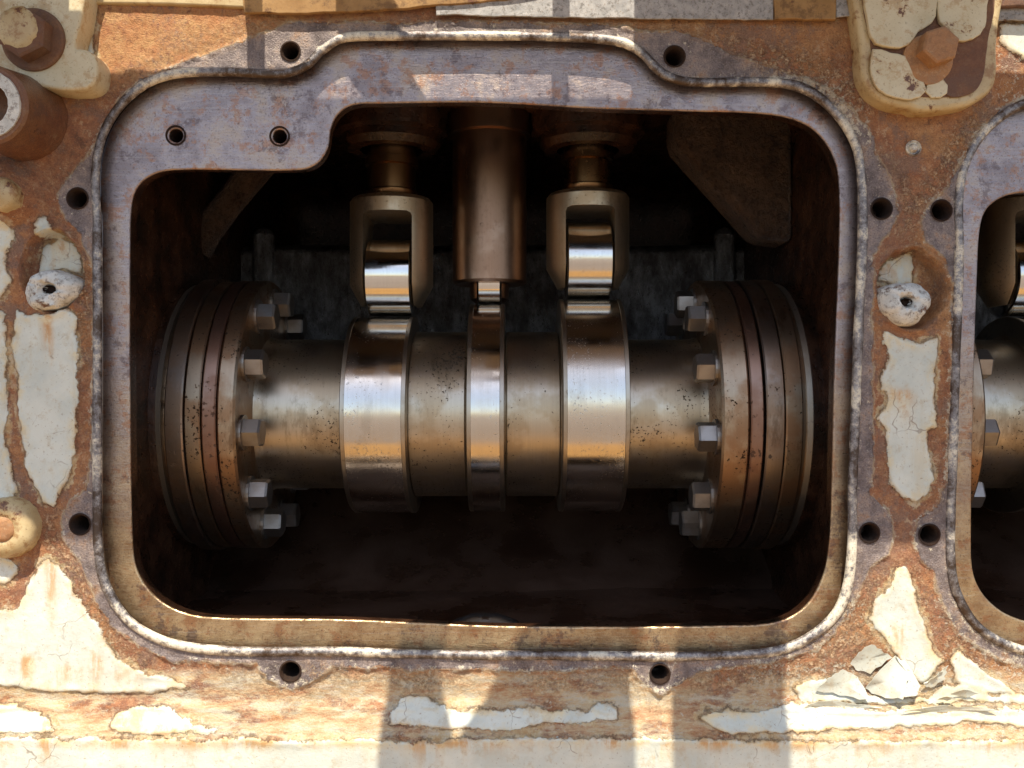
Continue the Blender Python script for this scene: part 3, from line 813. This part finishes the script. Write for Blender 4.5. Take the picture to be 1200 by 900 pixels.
# ------------------------------------------------------------------ bolts
def hexhead_mesh(name, rad, hgt, washer=None):
    """axis +z, seat at z = 0"""
    vs, fs = [], []
    def ring(r, z, n=6, ph=0): 
        b = len(vs); vs.extend([(r*math.cos(2*math.pi*i/n+ph), r*math.sin(2*math.pi*i/n+ph), z) for i in range(n)]); return list(range(b, b+n))
    z0 = 0
    if washer:
        r0 = ring(washer, 0, 24); r1 = ring(washer, 0.0035, 24)
        fs.append(tuple(r1)); fs.extend([(r0[i], r0[(i+1) % 24], r1[(i+1) % 24], r1[i]) for i in range(24)]); z0 = 0.0035
    a = ring(rad, z0); b = ring(rad, hgt*0.9); c = ring(rad*0.88, hgt); d = ring(rad*0.80, hgt)
    for r, s in ((a, b), (b, c), (c, d)): fs.extend([(r[i], r[(i+1) % 6], s[(i+1) % 6], s[i]) for i in range(6)])
    fs.append(tuple(d))
    me = bpy.data.meshes.new(name); me.from_pydata(vs, [], fs)
    bm = bmesh.new(); bm.from_mesh(me); bmesh.ops.recalc_face_normals(bm, faces=bm.faces); bm.to_mesh(me); bm.free()
    return me

def place(me, name, loc, direction, parent, mat, spin=0.0):
    o = bpy.data.objects.new(name, me); col.objects.link(o)
    if not me.materials: me.materials.append(mat)
    q = Vector(direction).normalized().to_track_quat('Z', 'Y')
    o.rotation_mode = 'QUATERNION'
    from mathutils import Quaternion
    o.rotation_quaternion = q @ Quaternion((0, 0, 1), spin)
    o.location = loc
    if parent: adopt(o, parent)
    return o

# ------------------------------------------------------------------ camshaft
AY, AZ = 0.32, -0.045
shaft = empty("camshaft", (-0.04, AY, AZ))
tag(shaft, "oily steel camshaft with three cam lobes spanning the large opening", "camshaft")
org = (0, AY, AZ)
def chamfer_drum(x0, x1, r, c=0.002): return [(x0, r - c), (x0 + c, r), (x1 - c, r), (x1, r - c)]
prof = [(-0.366, 0.118), (-0.356, 0.113), (-0.348, 0.112), (-0.236, 0.112), (-0.236, 0.118), (-0.144, 0.118), (-0.143, 0.1235), (-0.0665, 0.1235), (-0.064, 0.1215),
        (-0.064, 0.116), (-0.009, 0.116), (-0.009, 0.1215), (-0.0065, 0.1235), (0.066, 0.1235), (0.068, 0.1215), (0.068, 0.118), (0.163, 0.118), (0.163, 0.112), (0.262, 0.112), (0.270, 0.113), (0.280, 0.118)]
lathe("shaft", prof, org, 'x', M['shaft'], shaft, 128)

def lobe(name, x0, x1, rb, lift, ph0, width, mat, rim=0.004):
    def rf(ph, r):
        d = (ph - ph0 + math.pi) % (2*math.pi) - math.pi
        k = 0.5*(1 + math.cos(math.pi*d/width)) if abs(d) < width else 0.0
        return r + lift * k
    p = [(x0, rb - 0.016), (x0, rb - 0.003), (x0 + 0.003, rb), (x1 - 0.003, rb), (x1, rb - 0.003), (x1, rb - 0.016)]
    o = lathe(name, p, org, 'x', mat, shaft, 160, rf)
    # worn running track, slightly proud
    t = [(x0 + rim*2.2, rb), (x0 + rim*2.4, rb + 0.0009), (x1 - rim*2.4, rb + 0.0009), (x1 - rim*2.2, rb)]
    return o, rf
lobe("cam_lobe", -0.234, -0.146, 0.1455, 0.028, R(205), R(85), M['lobe'])
lobe("cam_lobe", 0.0705, 0.160, 0.1455, 0.0265, R(83), R(88), M['lobe'])
lobe("fuel_cam_lobe", -0.0615, -0.0115, 0.1455, 0.020, R(95), R(80), M['lobe'])
# fine rims either side of every running track
for (x0, x1, L, p0, w) in ((-0.234, -0.146, .028, 205, 85), (0.0705, 0.160, .0265, 83, 88), (-0.0615, -0.0115, .020, 95, 80)):
    for s, xa in ((1, x0), (-1, x1)):
        def rf(ph, r, L=L, p0=p0, w=w):
            d = (ph - R(p0) + math.pi) % (2*math.pi) - math.pi
            return r + (L*0.5*(1 + math.cos(math.pi*d/R(w))) if abs(d) < R(w) else 0)
        a, b = sorted((xa - s*0.0012, xa + s*0.006))
        lathe("track_rim", [(a, 0.138), (a, 0.1448), (a + 0.001, 0.1462), (b - 0.001, 0.1462), (b, 0.1440)], org, 'x', M['lobe_edge'], shaft, 160, rf)

# coupling flanges
def ring_part(name, x0, x1, r, mat, par, c=0.0018, rin=0.10):
    return lathe(name, [(x0, rin), (x0, r - c), (x0 + c, r), (x1 - c, r), (x1, r - c), (x1, rin)], org, 'x', mat, par, 144)
fl = ring_part("coupling_flange", -0.385, -0.3607, 0.2, M['flange'], shaft, 0.003)
fr = ring_part("coupling_flange", 0.274, 0.310, 0.2, M['flange'], shaft, 0.003)
ring_part("mating_flange", -0.4045, -0.3862, 0.1995, M['flange_red'], shaft)
ring_part("mating_flange", 0.3112, 0.3285, 0.1995, M['flange_red'], shaft)
ring_part("flange_shoulder", -0.4275, -0.4068, 0.1985, M['flange'], shaft)
ring_part("flange_shoulder", 0.3315, 0.3555, 0.2005, M['collar'], shaft)
ring_part("bearing_collar", -0.4520, -0.4285, 0.2025, M['collar'], shaft)
ring_part("bearing_collar", 0.3565, 0.379, 0.2015, M['flange'], shaft)
lathe("bearing_journal", [(-0.51, 0.05), (-0.51, 0.185), (-0.453, 0.185), (-0.453, 0.05)], org, 'x', M['flange'], shaft, 96)
lathe("bearing_journal", [(0.38, 0.05), (0.38, 0.192), (0.46, 0.192), (0.46, 0.05)], org, 'x', M['flange'], shaft, 96)
bolt_me = hexhead_mesh("flange_bolt", 0.0205, 0.027, 0.024)
for k in range(11):
    for (x, d, a0) in ((-0.3607, 1, -7.0), (0.274, -1, -9.0)):
        a = R(a0 + 360/11*k)
        p = (x, AY - 0.165*math.cos(a), AZ + 0.165*math.sin(a))
        place(bolt_me, "flange_bolt", p, (d, 0, 0), fl if d > 0 else fr, M['bolt'], -a + random.uniform(-0.5, 0.5))
# bright bore edge in the bulkheads
for dx in (0, 0.985):
    for (x0, x1) in ((-0.466, -0.459), (0.386, 0.393)):
        lathe("bore_edge", [(x0+dx, 0.185), (x0+dx, 0.1945), (x1+dx, 0.1955), (x1+dx, 0.185)], org, 'x', M['bright'], block, 120)
        lathe("bearing_housing", [(x0+dx-0.02 if x0 < 0 else x1+dx, 0.18), (x0+dx-0.02 if x0 < 0 else x1+dx, 0.198), (x0+dx if x0 < 0 else x1+dx+0.02, 0.196), (x0+dx if x0 < 0 else x1+dx+0.02, 0.18)], org, 'x', M['cast'], block, 96)

# ------------------------------------------------------------------ roller tappets
def tappet(cx, lobe_top, top_px, label):
    t = empty("roller_tappet", (cx, AY, lobe_top))
    tag(t, label, "tappet", "roller tappets riding on the cam lobes")
    rr = 0.058; rc = lobe_top + rr + 0.0005
    zt = 0.278 + (lobe_top - 0.1) * 0.28
    zb = lobe_top + 0.016
    body = lathe("fork", [(zb, 0.0), (zb, 0.046), (zb + 0.030, 0.0625), (zt - 0.006, 0.0625), (zt, 0.058), (zt, 0.0)], (cx, AY, 0), 'z', M['fork'], t, 96)
    c1 = box("cut", (cx - 0.036, AY - 0.1, zb - 0.05), (cx + 0.036, AY + 0.1, zt - 0.026), M['fork'], None, 0.007)
    boolean_cut(body, [c1])
    lathe("roller", [(-0.0335, 0.0), (-0.0335, rr - 0.004), (-0.0315, rr), (0.0315, rr), (0.0335, rr - 0.004), (0.0335, 0.0)], (cx, AY, rc), 'x', M['roller'], t, 96)
    lathe("roller_pin", [(-0.06, 0), (-0.06, 0.016), (0.06, 0.016), (0.06, 0)], (cx, AY, rc), 'x', M['bolt'], t, 32)
    lathe("stem", [(zt, 0.034), (zt + 0.008, 0.0385), (zt + 0.012, 0.0385), (zt + 0.014, 0.036), (zt + 0.048, 0.036), (zt + 0.050, 0.040), (zt + 0.06, 0.040), (zt + 0.061, 0.0365), (0.40, 0.0365)], (cx, AY, 0), 'z', M['stem'], t, 64)
    return t
t1 = tappet(-0.182, 0.1015, 225, "bronze-brown roller tappet above the cam lobe nearest the left flange")
t2 = tappet(0.1145, 0.1275, 225, "bronze-brown roller tappet above the cam lobe nearest the right flange, between guide and gusset")
for dx in (0, 0.985):
    for cx in (-0.182, 0.1145):
        lathe("guide_boss", [(0.352, 0.047), (0.352, 0.066), (0.362, 0.074), (0.372, 0.074), (0.376, 0.085), (0.41, 0.088)], (cx + dx, AY, 0), 'z', M['cast'], block, 6 if False else 48, closed=False)

# centre guide with the fuel pump roller below it
g = empty("pump_tappet_guide", (-0.0365, AY, 0.12))
tag(g, "brown cylindrical guide sleeve hanging between the two roller tappets", "guide sleeve")
gc = -0.034
lathe("sleeve", [(0.150, 0.036), (0.150, 0.052), (0.154, 0.0558), (0.372, 0.0558), (0.374, 0.0615), (0.384, 0.0625), (0.41, 0.0625), (0.41, 0.036)], (gc, AY, 0), 'z', M['guide'], g, 96)
hd = lathe("roller_holder", [(0.122, 0.0), (0.122, 0.022), (0.128, 0.029), (0.22, 0.033), (0.22, 0.0)], (gc, AY, 0), 'z', M['guide'], g, 64)
boolean_cut(hd, [box("cut", (gc - 0.0185, AY - 0.1, 0.09), (gc + 0.0185, AY + 0.1, 0.185), M['guide'])])
lathe("roller", [(-0.017, 0.0), (-0.017, 0.028), (-0.0155, 0.030), (0.0155, 0.030), (0.017, 0.028), (0.017, 0.0)], (gc, AY, 0.1515), 'x', M['roller'], g, 64)
lathe("oil_hole", [(-0.0005, 0.0026), (0.004, 0.0022), (0.004, 0.0)], (gc - 0.010, AY - 0.0556, 0.232), 'y', M['hole'], g, 14, closed=False)

# the next cylinder's shaft section and tappet, seen through the second opening
s2 = copy_tree(shaft, None, (0.978, 0, 0))
s2["label"] = "shaft section with bolted flange seen through the cropped second opening"
del_names = [c for c in s2.children]
t3 = copy_tree(t1, None, (0.952, 0, 0))
t3["label"] = "roller tappet cut off by the right edge in the second opening"

# ------------------------------------------------------------------ coated studs in their recesses
def stud(px, py, rx, ry, label, seed):
    rnd = np.random.default_rng(seed)
    c = fx(px, py, 0)
    e = empty("coated_stud", (c.x, 0.016, c.z)); tag(e, label, "stud", "paint-coated studs beside the openings")
    n, rings = 56, [(-0.018, 1.0), (-0.0, 1.02), (0.008, 0.98), (0.013, 0.86), (0.0160, 0.66), (0.0170, 0.48), (0.0155, 0.34), (0.0110, 0.24), (0.005, 0.15), (0.004, 0.0)]
    vs, fs = [], []
    ph = rnd.random(6) * 6.28
    for ir, (d, k) in enumerate(rings):
        for i in range(n):
            a = 2*math.pi*i/n
            w = 1 + 0.07*math.sin(2*a + ph[0]) + 0.05*math.sin(3*a + ph[1]) + 0.012*math.sin(7*a + ph[2])
            dd = d + (0.0010*math.sin(3*a + ph[3] + ir) + 0.0006*math.sin(8*a + ph[4] + 2*ir)) * (0.3 < k < 0.99)
            q = np.array([40*math.cos(a)*k + seed*50.0]); p = np.array([40*math.sin(a)*k + 9.0])
            dd += (0.0035*float(fbm(q, p, 16, 3)[0]) + 0.0022*float(fbm(q + 70, p, 6, 3)[0])) * (0.2 < k < 1.01) - 0.003*(k > 0.9)
            w *= 1 + 0.10*float(fbm(q + 200, p, 22, 2)[0])
            vs.append((c.x + rx/1000*k*w*math.cos(a), -dd, c.z + ry/1000*k*w*math.sin(a)))
    for r_ in range(len(rings)-1):
        for i in range(n): fs.append((r_*n+i, r_*n+(i+1) % n, (r_+1)*n+(i+1) % n, (r_+1)*n+i))
    mesh("painted_cap", vs, fs, M['white'], e, 50)
    lathe("socket", [(-0.0055, 0.0), (-0.0058, 0.0045), (-0.0085, 0.0055), (-0.0125, 0.0062)], (c.x, 0, c.z), 'y', M['hole'], e, 20, closed=False, jitter=0.3, squash=(1.15, 0.7))
    return e
stud(63, 340, 31, 24, "grey-white lumpy stud end in a rusty pocket left of the large opening", 3)
stud(1057, 355, 28, 27, "white paint-coated stud end in a rusty pocket between the two openings", 8)
# rivet between the two openings
rv = fx(1070, 174)
lathe("rivet", [(0.002, 0.0095), (-0.0018, 0.0092), (-0.0026, 0.008), (-0.0012, 0.0068), (-0.001, 0.0058), (-0.003, 0.0048), (-0.0045, 0.003), (-0.0048, 0.0)], (rv.x, 0, rv.z), 'y', M['bead'], block, 28, closed=False, smooth=22)

# ------------------------------------------------------------------ bracket with a square-worn bolt, top left
b1 = empty("mounting_bracket", fx(40, 95)); tag(b1, "cream painted bracket with one worn rusty bolt in the top left corner", "bracket")
plate("bracket_body", [resample(prot([(-160,-120),(100,-120),(97,-20),(92,20),(85,58),(98,61),(107,66),(111,80),(106,97),(85,102),(50,98),(0,82),(-160,60)], -0.034), 4)], -0.034, 0.02, M['cream'], b1, 0.0035)
c = fx(37, 45, -0.04)
lathe("washer", [(-0.030, 0.036), (-0.0375, 0.0355), (-0.039, 0.033), (-0.0385, 0.02)], (c.x, 0, c.z), 'y', M['dark_rust'], b1, 48)
o = place(hexhead_mesh("bolt_head", 0.0285, 0.021), "bolt_head", (c.x - 0.002, -0.0385, c.z + 0.001), (0, -1, 0), b1, M['dark_rust'], 0.45)
lathe("paint_blob", [(-0.0585, 0.0235), (-0.0610, 0.0215), (-0.0625, 0.016), (-0.063, 0.0)], (c.x - 0.0055, 0, c.z + 0.005), 'y', M['cream_edge'], b1, 28, jitter=0.14, smooth=70)

# rusty pipe stub leaning out at the left edge
e_ = fx(-15, 122, -0.085); q_ = fx(36, 142, 0.012)
ps = empty("pipe_stub", q_); tag(ps, "glossy brown rusted pipe stub with pale end ring at the left edge", "pipe")
ax = e_ - q_; L = ax.length
lathe("pipe_body", [(-0.01, 0.053), (0.004, 0.053), (0.010, 0.050), (L*0.55, 0.046), (L - 0.003, 0.043), (L, 0.040), (L, 0.028), (L - 0.03, 0.026), (L - 0.03, 0.0)], q_, tuple(ax), M['pipe'], ps, 64, closed=False, jitter=0.012)
lathe("end_ring", [(L - 0.002, 0.0365), (L + 0.0025, 0.036), (L + 0.0028, 0.0235), (L - 0.012, 0.022)], q_, tuple(ax), M['white'], ps, 48, closed=False, jitter=0.03)

# painted cap bolt low on the left edge
c = fx(3, 620, -0.02)
pb = empty("painted_cap_bolt", (c.x, -0.005, c.z)); tag(pb, "cream painted round bolt head with an orange rust centre on the left edge", "bolt")
lathe("bolt_head", [(0.005, 0.036), (-0.012, 0.035), (-0.019, 0.031), (-0.022, 0.024), (-0.0225, 0.015), (-0.020, 0.013)], (c.x, 0, c.z), 'y', M['cream_edge'], pb, 48, jitter=0.05, smooth=60)
lathe("rust_centre", [(-0.019, 0.016), (-0.0235, 0.014), (-0.0245, 0.008), (-0.0245, 0.0)], (c.x, 0, c.z), 'y', M['rust_bolt'], pb, 28, jitter=0.1, smooth=60)
c = fx(-2, 226, -0.03)
pb2 = empty("painted_boss", (c.x, -0.01, c.z)); tag(pb2, "small cream painted boss below the rusty pipe stub on the left edge", "boss")
lathe("boss_cap", [(0.0, 0.020), (-0.026, 0.0195), (-0.031, 0.016), (-0.032, 0.0)], (c.x, 0, c.z), 'y', M['cream_edge'], pb2, 36, jitter=0.09, smooth=60)

# ------------------------------------------------------------------ lug with cracked paint and a bolt, top right
b2 = empty("mounting_lug", fx(1087, 120)); tag(b2, "cream mounting lug with cracked thick paint and an orange rusty bolt", "lug")
plate("lug_body", [resample(prot([(1014,-120),(1014,60),(1018,92),(1032,110),(1055,119),(1068,120),(1078,124),(1110,122),(1140,115),(1160,98),(1163,60),(1160,-120)], -0.026), 4)], -0.026, 0.02, M['cream_edge'], b2, 0.006)
plate("rust_ground", [ragged(resample(prot([(1024,-60),(1024,80),(1032,98),(1050,108),(1080,113),(1125,111),(1146,100),(1153,80),(1153,-60)], -0.0275), 8), 3, 1.5, 3)], -0.0275, -0.0263, M['dark_rust'], b2, 0.0003)
plate("rust_patch", [resample(prot([(1110,52),(1125,42),(1152,36),(1154,70),(1148,98),(1135,110),(1110,111),(1106,90)], -0.0285), 3)], -0.0292, -0.0277, M['dark_rust'], b2, 0.0008)
for pts, yy in (([(1023,-60),(1098,-60),(1098,10),(1094,22),(1086,30),(1076,36),(1066,50),(1048,54),(1024,44)], -0.036),
            ([(1102,-60),(1157,-60),(1156,20),(1150,38),(1128,46),(1114,36),(1104,24),(1101,10)], -0.036),
            ([(1025,58),(1042,62),(1062,66),(1068,80),(1074,92),(1084,98),(1082,110),(1062,114),(1038,108),(1026,92)], -0.034),
            ([(1088,98),(1100,94),(1108,94),(1108,110),(1090,112)], -0.031)):
    plate("paint_slab", [ragged(resample(prot(pts, yy), 9), 3, 1.5, int(pts[0][0]))], yy + 0.002, -0.0277, M['cream'], b2, 0.0014)
c = fx(1096, 62, -0.04)
lathe("washer", [(-0.027, 0.029), (-0.031, 0.0285), (-0.032, 0.026), (-0.0315, 0.01)], (c.x - 0.004, 0, c.z - 0.004), 'y', M['rust_bolt'], b2, 40)
place(hexhead_mesh("bolt_head", 0.0215, 0.020), "bolt_head", (c.x + 0.002, -0.0315, c.z + 0.006), (0, -1, 0), b2, M['rust_bolt'], 0.3)

# ------------------------------------------------------------------ curled flakes of paint below the web
def flake(pts, parent, mat, th=0.0009, curl=1.0):
    """pts: (px, py, mm in front of the face); thin brittle chip, bent and slightly ragged"""
    P = np.array(pts, float); n = len(P)
    out = []
    for i in range(n):
        a, b = P[i], P[(i+1) % n]
        for t in (0, .25, .5, .75):
            q = a + (b - a)*t
            q[:2] += 1.1*np.array([math.sin(q[0]*1.9 + q[1]), math.cos(q[1]*2.3 - q[0]*.7)])
            out.append(q)
    out = np.array(out); m_ = len(out); c = P.mean(0)
    ang = 0.6 + 0.7*math.sin(P[0][0]); ux, uy = math.cos(ang), math.sin(ang)
    ext = max(np.abs((out[:, 0]-c[0])*ux + (out[:, 1]-c[1])*uy).max(), 1)
    def lift(q):
        u = ((q[0]-c[0])*ux + (q[1]-c[1])*uy) / ext
        return q[2] + curl*4.5*(u*u - 0.35)
    vs = []; rings = (1.0, 0.72, 0.4)
    for k in rings:
        for q in out:
            r_ = c + (q - c)*k
            vs.append(fx(r_[0], r_[1]) + Vector((0, -lift(r_)/1000, 0)))
    vs.append(fx(c[0], c[1]) + Vector((0, -lift(c)/1000, 0)))
    K = len(vs); vs = vs + [v + Vector((0, th, 0)) for v in vs]
    fs = []
    for i in range(m_):
        j = (i+1) % m_
        for r_ in range(len(rings)-1):
            A, B = r_*m_, (r_+1)*m_
            fs += [(A+i, A+j, B+j, B+i), (K+A+j, K+A+i, K+B+i, K+B+j)]
        L_ = (len(rings)-1)*m_
        fs += [(L_+i, L_+j, K-1), (K+L_+j, K+L_+i, 2*K-1), (i, K+i, K+j, j)]
    return mesh("paint_flake", vs, fs, M[mat], parent, 70)
FL = [[(996,776,4),(1002,762,9),(1018,752,11),(1033,762,8),(1042,768,4),(1018,788,3),(1005,786,3)],
      [(1012,806,4),(1022,790,10),(1046,766,5),(1060,790,12),(1052,814,14),(1030,815,6)],
      [(1046,767,5),(1062,776,4),(1076,800,9),(1068,812,10),(1053,813,14),(1060,790,12)],
      [(956,808,6),(966,792,10),(984,782,9),(1000,788,6),(1010,804,8),(1016,818,9),(990,814,6)],
      [(1080,800,4),(1094,788,12),(1106,778,9),(1104,794,6),(1090,806,4)],
      [(1110,812,5),(1126,806,11),(1142,810,8),(1130,818,6)],
      [(1096,818,8),(1104,811,14),(1118,818,9)],
      [(940,824,7),(962,818,12),(1004,822,10),(1030,826,8),(980,832,8)],
      [(1050,828,12),(1100,822,16),(1160,826,14),(1120,833,12)]]
for f in FL: flake(f, block, 'mint')

# ------------------------------------------------------------------ boards added overhead, out of view, shaped to cast the striped shade
ZW = 0.68
def yw(py): return -(ZW - (450 - py)/1000) / math.tan(R(SUN_EL))
def xw(px): return (px - 600)/1000
shade_set = empty("overhead_shade_boards", (0, -0.5, ZW)); tag(shade_set, "added boards overhead, unseen, shaped to cast the striped shade", "shade_caster")
def board(px0, px1, py0, py1, z=ZW, th=0.03):
    box("shade_plank", (xw(px0), yw(py0), z), (xw(px1), yw(py1), z + th), M['shade_plank'], shade_set, 0.003)
ys = [112, 250, 382, 514, 640]
for a, b in zip(ys, ys[1:]): board(-900, 2400, a, b + 1, ZW + (0.0005 if a in (250, 514) else 0))
def shaped_board(pts, z=ZW, th=0.03):
    n = len(pts)
    vs = [(xw(a), yw(b), zz) for zz in (z, z + th) for a, b in pts]
    mesh("shade_plank", vs, [tuple(range(n)), tuple(range(2*n-1, n-1, -1))] + [(i, (i+1) % n, n+(i+1) % n, n+i) for i in range(n)], M['shade_plank'], shade_set)
shaped_board([(492,641),(536,641),(512,800),(530,900),(545,1050),(440,1050),(450,880),(458,800)])
shaped_board([(655,641),(795,641),(752,730),(736,800),(742,900),(742,1050),(490,1050),(547,900),(590,800)])
shaped_board([(815,641),(926,641),(919,800),(920,1050),(786,1050),(784,900),(790,800)])
board(290, 311, -180, 111); board(647, 667, -180, 111)
for a, b in ((742, 860), (860, 980), (980, 1150)): board(a, b, -180, 111)
for a, b in ((-300, -140), (-140, -30), (-30, 97)): board(a, b, -180, 111)
# slanting bar, added for the slanted strip of shade
vs = []
for z in (ZW, ZW + 0.03):
    for (px, py) in ((396, 45), (456, 45), (498, 114), (442, 114)): vs.append((xw(px), yw(py), z))
mesh("shade_bar", vs, [(0,1,2,3),(7,6,5,4),(0,4,5,1),(1,5,6,2),(2,6,7,3),(3,7,4,0)], M['shade_plank'], shade_set)
